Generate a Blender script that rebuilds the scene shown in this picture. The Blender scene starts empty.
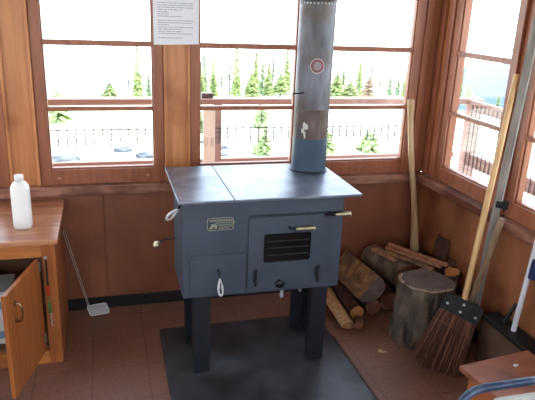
import bpy, bmesh, math, random
from mathutils import Vector, Matrix, noise
random.seed(7)
C = bpy.context.scene.collection
PI = math.pi
V = Vector

# ---------------------------------------------------------------- materials
MATS = {}
def mat(name, col, rough=.6, metal=0, col2=None, scale=8, stretch=(1, 1, 1), bump=0.0, detail=5, lo=.35, hi=.65,
        kind='noise', spec=.5, col3=None, s3=2.0, distort=0, bscale=None, dist=.01):
    m = bpy.data.materials.new(name); m.use_nodes = True
    nt = m.node_tree; N = nt.nodes; L = nt.links
    b = N['Principled BSDF']
    b.inputs['Roughness'].default_value = rough
    b.inputs['Metallic'].default_value = metal
    b.inputs['Specular IOR Level'].default_value = spec
    b.inputs['Base Color'].default_value = (*col, 1)
    if col2 or bump:
        tc = N.new('ShaderNodeTexCoord'); mp = N.new('ShaderNodeMapping')
        mp.inputs['Scale'].default_value = stretch
        L.new(tc.outputs['Object'], mp.inputs['Vector'])
        if kind == 'voronoi':
            t = N.new('ShaderNodeTexVoronoi'); t.inputs['Scale'].default_value = scale
            out = t.outputs['Distance']
        else:
            t = N.new('ShaderNodeTexNoise'); t.inputs['Scale'].default_value = scale
            t.inputs['Detail'].default_value = detail; t.inputs['Distortion'].default_value = distort
            out = t.outputs['Fac']
        L.new(mp.outputs[0], t.inputs['Vector'])
        if col2:
            r = N.new('ShaderNodeValToRGB')
            r.color_ramp.elements[0].position = lo; r.color_ramp.elements[0].color = (*col, 1)
            r.color_ramp.elements[1].position = hi; r.color_ramp.elements[1].color = (*col2, 1)
            L.new(out, r.inputs[0]); co = r.outputs[0]
            if col3:
                t2 = N.new('ShaderNodeTexNoise'); t2.inputs['Scale'].default_value = s3; t2.inputs['Detail'].default_value = 3
                L.new(tc.outputs['Object'], t2.inputs['Vector'])
                r2 = N.new('ShaderNodeValToRGB'); r2.color_ramp.elements[0].position = .48; r2.color_ramp.elements[1].position = .68
                L.new(t2.outputs['Fac'], r2.inputs[0])
                mx = N.new('ShaderNodeMix'); mx.data_type = 'RGBA'
                L.new(r2.outputs[0], mx.inputs[0]); L.new(co, mx.inputs[6]); mx.inputs[7].default_value = (*col3, 1)
                co = mx.outputs[2]
            L.new(co, b.inputs['Base Color'])
        if bump:
            bm = N.new('ShaderNodeBump'); bm.inputs['Strength'].default_value = bump; bm.inputs['Distance'].default_value = dist
            L.new(out, bm.inputs['Height']); L.new(bm.outputs[0], b.inputs['Normal'])
    MATS[name] = m
    return m
def s(r, g, b):   # 0-255 display colour to linear
    f = lambda c: (c / 255 / 12.92) if c / 255 <= .04045 else ((c / 255 + .055) / 1.055) ** 2.4
    return (f(r), f(g), f(b))

panel = mat('stained_plywood', s(132, 76, 54), .5, col2=s(156, 94, 68), scale=3, stretch=(1, 1, .35), detail=8, col3=s(114, 64, 46), s3=2.5, distort=1.2)
panel_r = mat('orange_plywood', s(136, 82, 54), .45, col2=s(162, 102, 68), scale=3, stretch=(1, 1, .4), detail=8, col3=s(112, 56, 32), s3=3.5, distort=1.2)
frame = mat('varnished_fir', s(140, 82, 56), .38, col2=s(164, 100, 70), scale=6, stretch=(6, 6, .5), detail=6)
casing = mat('amber_fir', s(184, 118, 74), .38, col2=s(204, 138, 88), scale=5, stretch=(7, 7, .45), detail=6, col3=s(160, 92, 50), s3=4)
ledge_m = mat('worn_sill_wood', s(132, 84, 68), .4, col2=s(178, 128, 106), scale=6, stretch=(1, 1, 6), detail=6, col3=s(96, 52, 38), s3=5)
black = mat('black_vinyl', (.006, .006, .007), .55)
ceil_m = mat('painted_boards', s(200, 188, 170), .6, col2=s(180, 165, 145), scale=3)
white_w = mat('white_board', s(225, 222, 215), .5)
tin = mat('blue_stove_enamel', s(70, 80, 94), .42, metal=.2, col2=s(78, 89, 104), scale=5, bump=.02, detail=8)
tin_dark = mat('blue_leg_steel', s(32, 36, 43), .45, metal=.2, col2=s(38, 42, 50), scale=6)
topm = mat('polished_steel_top', s(118, 126, 144), .36, metal=.65, col2=s(148, 154, 170), scale=9, detail=8, bump=.04, col3=s(96, 106, 122), s3=5)
black_iron = mat('black_iron', (.012, .013, .016), .4, metal=.4)
dark_glass = mat('sooty_glass', (.006, .006, .006), .12)
brass = mat('brass_wire', s(205, 192, 158), .32, metal=.9)
chrome = mat('silver_wire', s(225, 225, 228), .35, metal=.6)
pewter = mat('pewter_badge', s(170, 172, 160), .4, metal=.5)
badge_d = mat('badge_dark', s(70, 74, 76), .5, metal=.3)
pipe_m = mat('scorched_pipe', s(78, 78, 86), .45, metal=.45, col2=s(118, 120, 132), scale=5, stretch=(3, 3, .8), detail=9, col3=s(88, 78, 72), s3=6)
pipe_b = mat('blue_pipe', s(56, 76, 94), .4, metal=.3, col2=s(66, 86, 104), scale=7)
pipe_rust = mat('rusty_pipe', s(78, 62, 58), .5, metal=.3, col2=s(108, 94, 90), scale=8, stretch=(2, 2, 1), detail=9, col3=s(74, 72, 78), s3=9)
table_m = mat('amber_pine', s(176, 106, 54), .33, col2=s(202, 130, 72), scale=5, stretch=(.6, 6, 6), detail=6, distort=.4)
table_v = mat('amber_pine_upright', s(160, 90, 46), .35, col2=s(182, 110, 58), scale=5, stretch=(6, 6, .6), detail=6, distort=.4)
table_top_m = mat('worn_table_top', s(164, 104, 74), .3, col2=s(200, 142, 108), scale=5, stretch=(.5, 5, 5), detail=7, col3=s(136, 80, 56), s3=3)
inside_m = mat('raw_cabinet_wood', s(120, 82, 56), .7)
plastic = mat('milky_plastic', s(248, 249, 252), .3)
plastic.node_tree.nodes['Principled BSDF'].inputs['Subsurface Weight'].default_value = 1
plastic.node_tree.nodes['Principled BSDF'].inputs['Subsurface Radius'].default_value = (1, 1, 1)
plastic.node_tree.nodes['Principled BSDF'].inputs['Subsurface Scale'].default_value = .12
paper_m = mat('paper', s(232, 234, 244), .8)
ink = mat('grey_ink', s(150, 154, 172), .8)
bark = mat('bark', s(46, 38, 34), .95, col2=s(122, 106, 92), scale=14, stretch=(1, 1, .35), detail=9, bump=.9, dist=.02, col3=s(70, 60, 56), s3=7)
bark_lt = mat('grey_brown_bark', s(84, 70, 62), .95, col2=s(140, 122, 108), scale=12, stretch=(1, 1, .4), detail=9, bump=.8, dist=.02, col3=s(110, 76, 62), s3=6)
bark_red = mat('reddish_bark', s(70, 42, 34), .95, col2=s(110, 68, 54), scale=14, stretch=(1, 1, .4), detail=9, bump=.8, dist=.02)
split = mat('split_wood', s(112, 78, 54), .85, col2=s(172, 126, 84), scale=9, stretch=(3, 3, .6), detail=8, bump=.5, col3=s(96, 72, 58), s3=9)
split_pale = mat('pale_split_wood', s(190, 148, 104), .8, col2=s(222, 184, 138), scale=9, stretch=(5, 5, .6), detail=8, bump=.5)
split_red = mat('red_split_wood', s(150, 96, 72), .8, col2=s(190, 134, 104), scale=9, stretch=(5, 5, 5), detail=8, bump=.5)
cut_dark = mat('weathered_cut', s(84, 70, 66), .9, col2=s(118, 98, 92), scale=10, detail=9, bump=.5, col3=s(96, 76, 70), s3=6)
cut_red = mat('red_cut', s(116, 66, 52), .9, col2=s(140, 88, 68), scale=14, detail=8)
cut_orange = mat('orange_cut', s(176, 112, 60), .85, col2=s(200, 136, 78), scale=14, detail=8)
pale_bark = mat('pale_inner_bark', s(176, 154, 134), .9, col2=s(140, 116, 98), scale=20, detail=6)
handle_m = mat('pale_ash_handle', s(200, 156, 104), .42, col2=s(222, 180, 128), scale=8, stretch=(5, 5, .4), detail=5)
handle_old = mat('old_hickory_handle', s(176, 140, 104), .45, col2=s(206, 172, 132), scale=8, stretch=(5, 5, .4), detail=5)
grey_wood = mat('weathered_grey_wood', s(116, 112, 110), .8, col2=s(158, 152, 148), scale=10, stretch=(6, 6, .5), detail=8, bump=.4)
brown_stick = mat('brown_stick', s(130, 104, 82), .7, col2=s(160, 132, 106), scale=10, stretch=(6, 6, .5), detail=8)
straw = [mat('broom_straw_%d' % i, s(*c), .85) for i, c in enumerate(((80, 48, 40), (104, 64, 50), (138, 92, 74), (60, 38, 33)))]
rivet = mat('white_rivets', s(200, 205, 210), .4, metal=.5)
white_pl = mat('white_enamel', s(225, 226, 236), .35)
blue_pl = mat('navy_plastic', s(44, 52, 98), .4)
blue_tube = mat('blue_painted_tube', s(58, 72, 100), .3, metal=.3, col2=s(100, 114, 140), scale=20, lo=.5, hi=.72)
vinyl = mat('pale_vinyl', s(205, 205, 200), .5)
cardboard = mat('brown_board', s(92, 66, 54), .75, col2=s(108, 80, 66), scale=4, detail=7)
bench_m = mat('brown_bench_top', s(150, 92, 70), .4, col2=s(170, 108, 84), scale=4, stretch=(.6, 5, 5), detail=7, col3=s(126, 76, 58), s3=6)
bench_s = mat('orange_bench_side', s(170, 96, 54), .5, col2=s(190, 112, 66), scale=5, stretch=(1, 1, 4))
rail_m = mat('weathered_red_rail', s(150, 120, 114), .8, col2=s(168, 136, 128), scale=5, stretch=(.6, .6, 5), detail=7)
wire_m = mat('wire_mesh_steel', s(72, 76, 80), .7)
deck_m = mat('bleached_deck', s(190, 176, 160), .85, col2=s(205, 190, 176), scale=3, stretch=(1, 8, 1))
ground_m = mat('pale_gravel', s(214, 210, 196), .95, col2=s(186, 186, 164), scale=.35, detail=9, col3=s(176, 190, 140), s3=.12)
rock_m = mat('grey_rock', s(62, 66, 74), .9, col2=s(96, 98, 104), scale=4, detail=8)
needle = mat('fir_needles', s(112, 124, 72), .85, col2=s(150, 160, 98), scale=1.2, detail=3)
needle_y = mat('young_fir_needles', s(120, 138, 84), .85, col2=s(150, 164, 110), scale=1.2, detail=3)
needle_b = mat('blue_fir_needles', s(104, 120, 84), .85, col2=s(134, 150, 106), scale=1.2, detail=3)
needle_r = mat('rusty_dying_needles', s(146, 116, 96), .85, col2=s(156, 134, 104), scale=1.2, detail=3)
trunk_m = mat('grey_trunk', s(76, 70, 74), .9)
hill_m = mat('haze_blue_forest', s(70, 88, 104), 1, col2=s(80, 98, 112), scale=.02, detail=6)  # blue of distance haze mixed into the forest colour
red = mat('red_plastic', s(205, 40, 30), .4)
green = mat('green_plastic', s(30, 130, 60), .4)
roof_m = mat('roof_boards', s(90, 70, 60), .8)

# vertex-brick floor tiles
def tile_mat():
    m = bpy.data.materials.new('brown_floor_tiles'); m.use_nodes = True
    N = m.node_tree.nodes; L = m.node_tree.links; b = N['Principled BSDF']
    tc = N.new('ShaderNodeTexCoord'); mp = N.new('ShaderNodeMapping'); L.new(tc.outputs['Object'], mp.inputs[0])
    mp.inputs['Location'].default_value = (.12, .05, 0)
    br = N.new('ShaderNodeTexBrick'); L.new(mp.outputs[0], br.inputs['Vector'])
    br.offset = 0; br.inputs['Scale'].default_value = 1
    br.inputs['Brick Width'].default_value = .262; br.inputs['Row Height'].default_value = .262
    br.inputs['Mortar Size'].default_value = .0022; br.inputs['Mortar Smooth'].default_value = .3
    br.inputs['Color1'].default_value = (*s(132, 92, 77), 1); br.inputs['Color2'].default_value = (*s(138, 97, 82), 1)
    br.inputs['Mortar'].default_value = (*s(104, 70, 58), 1)
    no = N.new('ShaderNodeTexNoise'); no.inputs['Scale'].default_value = 60; no.inputs['Detail'].default_value = 4; L.new(tc.outputs['Object'], no.inputs['Vector'])
    n2 = N.new('ShaderNodeTexNoise'); n2.inputs['Scale'].default_value = 3; n2.inputs['Detail'].default_value = 6; L.new(tc.outputs['Object'], n2.inputs['Vector'])
    ad = N.new('ShaderNodeMath'); ad.operation = 'ADD'; L.new(no.outputs['Fac'], ad.inputs[0]); L.new(n2.outputs['Fac'], ad.inputs[1])
    mr = N.new('ShaderNodeMapRange'); L.new(ad.outputs[0], mr.inputs[0]); mr.inputs[1].default_value = .7; mr.inputs[2].default_value = 1.3
    mr.inputs[3].default_value = .72; mr.inputs[4].default_value = 1.15
    mx = N.new('ShaderNodeMix'); mx.data_type = 'RGBA'; mx.blend_type = 'MULTIPLY'; mx.inputs[0].default_value = 1
    L.new(br.outputs['Color'], mx.inputs[6]); L.new(mr.outputs[0], mx.inputs[7]); L.new(mx.outputs[2], b.inputs['Base Color'])
    b.inputs['Roughness'].default_value = .42
    return m
tiles = tile_mat()
matm = mat('dark_hearth_sheet', s(50, 50, 55), .36, metal=.0, col2=s(66, 66, 72), scale=7, detail=8, col3=s(78, 82, 92), s3=4)

def glass_mat():
    m = bpy.data.materials.new('window_glass'); m.use_nodes = True
    N = m.node_tree.nodes; L = m.node_tree.links; N.remove(N['Principled BSDF'])
    o = N['Material Output']; t = N.new('ShaderNodeBsdfTransparent'); t.inputs[0].default_value = (.97, .985, .98, 1)
    g = N.new('ShaderNodeBsdfGlossy'); g.inputs['Roughness'].default_value = .02
    lw = N.new('ShaderNodeLayerWeight'); lw.inputs[0].default_value = .5
    pw = N.new('ShaderNodeMath'); pw.operation = 'POWER'; L.new(lw.outputs['Facing'], pw.inputs[0]); pw.inputs[1].default_value = 5
    f = N.new('ShaderNodeMath'); f.operation = 'MULTIPLY_ADD'; L.new(pw.outputs[0], f.inputs[0]); f.inputs[1].default_value = .9; f.inputs[2].default_value = .03
    mx = N.new('ShaderNodeMixShader'); L.new(f.outputs[0], mx.inputs[0]); L.new(t.outputs[0], mx.inputs[1]); L.new(g.outputs[0], mx.inputs[2])
    L.new(mx.outputs[0], o.inputs[0]); return m
glass = glass_mat()

# ---------------------------------------------------------------- mesh helpers
class MB:
    def __init__(self): self.bm = bmesh.new(); self.mi = 0
    def _fin(self, geom, start):
        for f in list(self.bm.faces)[start:]: f.material_index = self.mi
    def box(self, a, b, bev=0, rot=None, piv=None):
        a, b = V(a), V(b); st = len(self.bm.faces)
        r = bmesh.ops.create_cube(self.bm, size=1)
        c = (a + b) / 2; d = b - a
        for v in r['verts']: v.co = V((v.co.x * d.x, v.co.y * d.y, v.co.z * d.z)) + c
        vs = r['verts']
        if bev:
            es = list({e for v in vs for e in v.link_edges})
            q = bmesh.ops.bevel(self.bm, geom=es, offset=bev, segments=2, affect='EDGES', profile=.6)
            vs = list({v for f in q['faces'] for v in f.verts} | {v for v in vs if v.is_valid})
        if rot is not None:
            p = V(piv) if piv is not None else c
            vset = set()
            for f in list(self.bm.faces)[st:]: vset |= set(f.verts)
            for v in vset: v.co = rot @ (v.co - p) + p
        self.bm.faces.ensure_lookup_table()
        self._fin(None, st); return self
    def ring(self, c, u, w, r, n): return [self.bm.verts.new(c + u * (r * math.cos(2 * PI * i / n)) + w * (r * math.sin(2 * PI * i / n))) for i in range(n)]
    def tube(self, pts, rad, n=8, closed=False, caps=True):
        st = len(self.bm.faces); pts = [V(p) for p in pts]; m = len(pts)
        rs = rad if isinstance(rad, (list, tuple)) else [rad] * m
        prev = None; rings = []
        for i, p in enumerate(pts):
            if closed: t = (pts[(i + 1) % m] - pts[i - 1]).normalized()
            else: t = (pts[min(i + 1, m - 1)] - pts[max(i - 1, 0)]).normalized()
            if prev is None:
                u = t.orthogonal().normalized()
            else:
                u = (prev - t * prev.dot(t)); u = u.normalized() if u.length > 1e-6 else t.orthogonal().normalized()
            prev = u; w = t.cross(u)
            rings.append(self.ring(p, u, w, rs[i], n))
        for i in range(m if closed else m - 1):
            A, B = rings[i], rings[(i + 1) % m]
            for k in range(n):
                try: self.bm.faces.new((A[k], A[(k + 1) % n], B[(k + 1) % n], B[k]))
                except ValueError: pass
        if caps and not closed:
            self.bm.faces.new(rings[0][::-1]); self.bm.faces.new(rings[-1])
        self._fin(None, st); return self
    def lathe(self, prof, c=(0, 0, 0), n=32, sq=0):
        st = len(self.bm.faces); c = V(c); rings = []
        for r, z in prof:
            ring = []
            for k in range(n):
                a = 2 * PI * k / n; rr = r
                if sq: rr = r * (1 + sq * (1 / max(abs(math.cos(a)), abs(math.sin(a))) - 1))
                ring.append(self.bm.verts.new(c + V((rr * math.cos(a), rr * math.sin(a), z))))
            rings.append(ring)
        for A, B in zip(rings, rings[1:]):
            for k in range(n): self.bm.faces.new((A[k], A[(k + 1) % n], B[(k + 1) % n], B[k]))
        self.bm.faces.new(rings[0][::-1]); self.bm.faces.new(rings[-1])
        self._fin(None, st); return self
    def prism(self, poly, d, org=(0, 0, 0), ux=(1, 0, 0), uy=(0, 0, 1)):
        """poly of 2D points in the plane ux,uy at org, extruded by vector d."""
        st = len(self.bm.faces); o, ux, uy, d = V(org), V(ux), V(uy), V(d)
        A = [self.bm.verts.new(o + ux * x + uy * y) for x, y in poly]
        B = [self.bm.verts.new(v.co + d) for v in A]
        n = len(poly); self.bm.faces.new(A[::-1]); self.bm.faces.new(B)
        for k in range(n): self.bm.faces.new((A[k], A[(k + 1) % n], B[(k + 1) % n], B[k]))
        self._fin(None, st); return self
    def build(self, name, m, parent=None, smooth=False, origin=None):
        bmesh.ops.recalc_face_normals(self.bm, faces=self.bm.faces)
        me = bpy.data.meshes.new(name)
        off = V(origin) if origin is not None else V((0, 0, 0))
        if parent is not None: off = off + V(parent.get('_base', (0, 0, 0)))
        if off.length: bmesh.ops.translate(self.bm, verts=self.bm.verts, vec=-off)
        self.bm.to_mesh(me); self.bm.free()
        for mm in (m if isinstance(m, (list, tuple)) else [m]): me.materials.append(mm)
        if smooth:
            me.polygons.foreach_set('use_smooth', [True] * len(me.polygons))
            try: me.set_sharp_from_angle(angle=math.radians(40))
            except Exception: pass
        o = bpy.data.objects.new(name, me); C.objects.link(o)
        if parent is not None: o.parent = parent; o['_base'] = list(off)
        else: o.location = off; o['_base'] = list(off)
        return o
def rrect(x0, y0, x1, y1, r, n=5):
    out = []
    for cx, cy, a in ((x1 - r, y1 - r, 0), (x0 + r, y1 - r, PI / 2), (x0 + r, y0 + r, PI), (x1 - r, y0 + r, 1.5 * PI)):
        for i in range(n + 1): out.append((cx + r * math.cos(a + PI / 2 * i / n), cy + r * math.sin(a + PI / 2 * i / n)))
    return out
def tag(o, label, cat, group=None, kind=None):
    o['label'] = label; o['category'] = cat
    if group: o['group'] = group
    if kind: o['kind'] = kind
    return o
def empty(name, loc, label, cat, group=None):
    o = bpy.data.objects.new(name, None); C.objects.link(o); o.location = loc; o['_base'] = list(loc)
    return tag(o, label, cat, group)
def struct(o): o['kind'] = 'structure'; return o
def helix(p0, p1, r0, r1, turns, n=10):
    p0, p1 = V(p0), V(p1); t = (p1 - p0).normalized(); u = t.orthogonal().normalized(); w = t.cross(u); out = []
    for i in range(turns * n + 1):
        f = i / (turns * n); a = 2 * PI * i / n; r = r0 + (r1 - r0) * f
        out.append(p0.lerp(p1, f) + u * r * math.cos(a) + w * r * math.sin(a))
    return out

# ---------------------------------------------------------------- the room
BX0, BX1, BY0, BY1 = -2.30, 1.907, -1.05, 3.20       # inside faces
ZC = 2.25
struct(MB().box((BX0 - .15, BY0 - .15, -.08), (BX1 + .15, BY1 + .15, 0)).build('floor', tiles))
struct(MB().box((BX0 - .15, BY0 - .15, ZC), (BX1 + .15, BY1 + .15, ZC + .05)).build('ceiling', ceil_m))
struct(MB().box((BX0 - 1.0, BY0 - 1.0, ZC + .07), (BX1 + 1.0, BY1 + 1.0, ZC + .14)).build('roof_sunshade', roof_m))  # unseen; wide eaves added to keep direct sun out of the room
LZ, HZ = .70, 1.98      # wall top under the ledge; head of the windows
def wall_parts(name, m, a, b, h0, h1, joints):
    """a lower wall from a to b (one axis-aligned run) as sheets with hairline joints"""
    pass
# back wall: plywood sheets with joints
mb = MB()
xs = [BX0, -1.25, -.038, 1.18, BX1 + .12]
for x0, x1 in zip(xs, xs[1:]): mb.box((x0 + .003, BY1, 0), (x1 - .003, BY1 + .1, LZ))
mb.box((BX0 - .12, BY1 + .012, 0), (BX1 + .12, BY1 + .12, LZ))
mb.box((BX0 - .12, BY1, HZ + .06), (BX1 + .12, BY1 + .12, ZC))
struct(mb.build('wall_back', panel))
mb = MB()
ys = [BY0, .2, 1.42, 2.64, BY1]
for y0, y1 in zip(ys, ys[1:]): mb.box((BX1, y0 + .0015, 0), (BX1 + .1, y1 - .0015, LZ))
mb.box((BX1 + .012, BY0 - .12, 0), (BX1 + .12, BY1, LZ))
mb.box((BX1, BY0, HZ + .06), (BX1 + .12, BY1, ZC))
struct(mb.build('wall_right', panel_r))
mb = MB(); mb.box((BX0 - .12, BY0, 0), (BX0, BY1, LZ)); mb.box((BX0 - .12, BY0, HZ + .06), (BX0, BY1, ZC)); struct(mb.build('wall_left', panel))
mb = MB(); mb.box((BX0, BY0 - .12, 0), (BX1, BY0, LZ)); mb.box((BX0, BY0 - .12, HZ + .06), (BX1, BY0, ZC)); struct(mb.build('wall_front', panel))
struct(MB().box((BX0, BY1 - .012, 0), (BX1 - .012, BY1 - .0005, .068)).build('baseboard_back', black))
struct(MB().box((BX1 - .012, BY0, 0), (BX1 - .0005, BY1, .068)).build('baseboard_right', black))
# ledges (aprons under the windows)
struct(MB().box((BX0, BY1 - .035, .697), (BX1, BY1 + .12, .75), .005).build('trim_1', ledge_m))
struct(MB().box((BX1 - .05, BY0, .70), (BX1 + .12, BY1 - .036, .75), .006).build('trim_2', ledge_m))
struct(MB().box((BX0 - .12, BY0, .70), (BX0 + .035, BY1 - .04, .75), .005).build('trim_3', ledge_m))
struct(MB().box((BX0 + .04, BY0 - .12, .70), (BX1 - .06, BY0 + .035, .75), .005).build('trim_4', ledge_m))

nwin = [0]
def window(axis, a, b, pos, sgn, fm=frame, nails=False):
    """glass from a to b along axis; pos = inside wall plane, sgn = outward direction."""
    nwin[0] += 1
    def bx(mb, u0, u1, d0, d1, z0, z1, bev=.003):
        d0, d1 = sorted((pos + sgn * d0, pos + sgn * d1))
        if axis == 'x': mb.box((u0, d0, z0), (u1, d1, z1), bev)
        else: mb.box((d0, u0, z0), (d1, u1, z1), bev)
    root = bpy.data.objects.new('window_%d' % nwin[0], None); C.objects.link(root); root['kind'] = 'structure'; root['_base'] = [0, 0, 0]
    w = .052
    mb = MB()
    bx(mb, a - w, a, 0, .05, .75, HZ + .05); bx(mb, b, b + w, 0, .05, .75, HZ + .05)
    bx(mb, a, b, 0, .05, .752, .834); bx(mb, a, b, 0, .05, HZ, HZ + .05)
    # inner glazing bead step
    bx(mb, a, a + .007, .014, .05, .834, HZ); bx(mb, b - .007, b, .014, .05, .834, HZ); bx(mb, a, b, .014, .05, .834, .842)
    mb.build('sash_frame', fm, root)
    mb = MB(); bx(mb, a, b, .004, .035, 1.479, 1.507); mb.build('glazing_bar', fm, root)
    mb = MB(); bx(mb, a, b, .004, .035, 1.147, 1.17); mb.build('glazing_bar', fm, root)
    mb = MB(); bx(mb, a, b, .026, .03, .84, HZ, 0); mb.build('glass', glass, root)
    if nails:
        for u in (a + .04, b - .04):
            mb = MB(); c = V((u, pos, .79)); mb.tube([c + V((0, .002, 0)), c - V((0, .008, 0))], [.009, .007], 10)
            mb.build('screw_cap', mat_nail, root)
    return root
mat_nail = mat('pink_screw_cap', s(205, 140, 120), .4)
wb = [(-1.85, -1.305), (-1.103, -.553), (-.297, .247), (.495, 1.04), (1.248, 1.755)]
for i, (a, b) in enumerate(wb): window('x', a, b, BY1, 1, frame, nails=(i in (2,)))
wr = [(-.9, -.42), (-.25, .23), (.40, .84), (1.05, 1.60), (1.80, 2.33), (2.52, 3.0)]
for a, b in wr: window('y', a, b, BX1, 1)
wl = [(-.85, -.25), (-.05, .55), (.75, 1.35), (1.55, 2.15), (2.35, 2.95)]
for a, b in wl: window('y', a, b, BX0, -1)
wf = [(-2.1, -1.5), (-1.3, -.7), (-.5, .1), (.3, .9), (1.1, 1.7)]
for a, b in wf: window('x', a, b, BY0, -1)
# mullion posts with boards on them
tn = [4]
def post(axis, a, b, pos, sgn, m=casing, lip=True):
    if b - a < .02: return
    tn[0] += 1
    mb = MB()
    def bx(u0, u1, d0, d1, z0, z1, bev=.003):
        d0, d1 = sorted((pos + sgn * d0, pos + sgn * d1))
        if axis == 'x': mb.box((u0, d0, z0), (u1, d1, z1), bev)
        else: mb.box((d0, u0, z0), (d1, u1, z1), bev)
    bx(a, b, .004, .10, .752, HZ + .06)
    o = struct(mb.build('trim_%d' % tn[0], m))
    if lip and b - a > .06:
        for u0, u1 in ((a + .001, a + .016), (b - .016, b - .001)):
            mb = MB(); bx(u0, u1, -.013, .002, .752, HZ + .05); mb.build('stop_bead', m, o)
w = .052
for (a, b), (c, d) in zip(wb, wb[1:]): post('x', b + w + .001, c - w - .001, BY1, 1)
post('x', BX0 - .1, wb[0][0] - w - .001, BY1, 1)
for (a, b), (c, d) in zip(wr, wr[1:]): post('y', b + w + .001, c - w - .001, BX1, 1, frame)
for (a, b), (c, d) in zip(wl, wl[1:]): post('y', b + w + .001, c - w - .001, BX0, -1)
for (a, b), (c, d) in zip(wf, wf[1:]): post('x', b + w + .001, c - w - .001, BY0, -1)
post('y', BY0, wr[0][0] - w - .001, BX1, 1, frame); post('y', BY0, wl[0][0] - w - .001, BX0, -1); post('y', wl[-1][1] + w + .001, BY1, BX0, -1)
post('x', BX0, wf[0][0] - w - .001, BY0, -1); post('x', wf[-1][1] + w + .001, BX1, BY0, -1)
# the corner: stepped mouldings both ways
c0 = wb[-1][1] + w + .001
for k, (a, b, d) in enumerate(((c0, c0 + .045, -.012), (c0 + .046, BX1 - .001, .008))):
    tn[0] += 1; struct(MB().box((a, BY1 + d, .752), (b, BY1 + .1, HZ + .05), .004).build('trim_%d' % tn[0], frame))
tn[0] += 1; struct(MB().box((BX1 - .0005, BY1 - .0135, .752), (BX1 + .14, BY1 + .12, HZ + .06)).build('trim_%d' % tn[0], frame))
c1 = wr[-1][1] + w + .001
for k, (a, b, d) in enumerate(((c1, c1 + .042, -.012), (c1 + .043, c1 + .092, .006), (c1 + .093, BY1 - .014, -.014))):
    tn[0] += 1; struct(MB().box((BX1 + d, a, .752), (BX1 + .1, b, HZ + .05), .004).build('trim_%d' % tn[0], casing if k == 1 else frame))

# hearth sheet under the stove
hs = MB().prism(rrect(.222, 1.86, 1.135, 2.88, .03), (0, 0, .006)  , ux=(1, 0, 0), uy=(0, 1, 0)).build('hearth_sheet', matm, origin=(.68, 2.4, 0))
tag(hs, 'dark grey metal sheet on the floor under the blue stove', 'hearth mat')
hs2 = MB().box((1.14, 1.8, .0005), (1.152, 2.62, .008), .002).build('floor_strip', cut_dark, origin=(1.146, 2.2, 0))
tag(hs2, 'thin dark edging strip on the floor along the right of the hearth sheet', 'edging strip')

# ---------------------------------------------------------------- the stove
X0, X1, Y0, Y1 = .30, 1.06, 2.43, 2.77
st = empty('wood_stove', (.68, 2.70, .006), 'blue-grey enamelled wood cooking stove on four legs with a steel top', 'stove')
MB().box((X0, Y0, .412), (X1, Y1, .876), .006).build('body', tin, st)
MB().box((.86, Y1 + .0005, .62), (X1 - .005, 2.965, .876), .004).build('flue_box', tin, st)
def topplate(x0, x1):
    mb = MB(); mb.box((x0, 2.402, .877), (x1, 2.99, .890), .003); return mb
topplate(.279, .5265).build('lid_plate', topm, st)
topplate(.5295, 1.136).build('top_plate', topm, st)
def leg(x0, x1, y, sy):
    mb = MB(); t = .008; za, zb = .0065, .412
    ya, yb = (y, y + t) if sy > 0 else (y - t, y)
    mb.box((x0, ya, za), (x1, yb, zb), .001)
    side = x0 if x0 < .6 else x1 - t
    y2, y3 = (y + t, y + .07) if sy > 0 else (y - .07, y - t)
    mb.box((side, y2, za), (side + t, y3, zb), .001)
    if sy > 0:
        ix = x1 - t if x0 < .6 else x0
        mb.box((ix, y + t, za), (ix + t, y + .05, zb), .001)
    return mb
for x0, x1, y, sy in ((.351, .429, Y0 + .002, 1), (.928, 1.008, Y0 + .002, 1), (.347, .425, 2.768, -1), (.932, 1.013, 2.768, -1)):
    lg = leg(x0, x1, y, sy).build('leg', tin_dark, st)
    if sy > 0 and x0 > .6:
        MB().tube([(1.008, Y0 + .03, .14), (1.012, Y0 + .03, .14)], .006, 8).build('bolt', rivet, lg)
# firebox door
fy = Y0 - .001
dr = MB().prism(rrect(.60, .436, .965, .795, .022), (0, -.010, 0), (0, fy, 0)).build('firebox_door', tin, st)
MB().prism(rrect(.672, .572, .900, .712, .012), (0, -.003, 0), (0, fy - .0105, 0)).build('window_glass', dark_glass, dr)
mb = MB()
for i, z in enumerate((.608, .643, .676)): mb.box((.682, fy - .0175, z - .0025), (.890, fy - .0137, z + .0025), .001)
gr = mb.build('grate_bars', mat('grate_iron', s(44, 42, 42), .5, metal=.3), dr)
mb = MB(); mb.tube([(.79, fy - .010, .741), (.79, fy - .032, .741), (.80, fy - .038, .741), (.835, fy - .04, .741)], .005, 8); h = mb.build('handle_rod', black_iron, dr, True)
mb = MB(); mb.tube(helix((.815, fy - .038, .741), (.905, fy - .046, .742), .005, .0105, 15, 8), .0028, 5); mb.build('spring_handle', brass, dr, True)
for x in (.634, .940):
    mb = MB(); mb.box((x - .008, fy - .022, .475), (x + .008, fy - .0105, .535), .003); mb.tube([(x + .002, fy - .026, .46), (x + .002, fy - .026, .545)], .006, 8)
    mb.build('hinge', tin_dark, dr)
mb = MB(); mb.lathe([(.003, 0), (.021, .002), (.022, .01), (.014, .018), (.003, .02)], n=20)
bmesh.ops.rotate(mb.bm, verts=mb.bm.verts, matrix=Matrix.Rotation(PI / 2, 3, 'X'), cent=(0, 0, 0)); bmesh.ops.translate(mb.bm, verts=mb.bm.verts, vec=(.757, fy - .0105, .458))
mb.build('air_knob', black_iron, dr, True)
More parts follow.
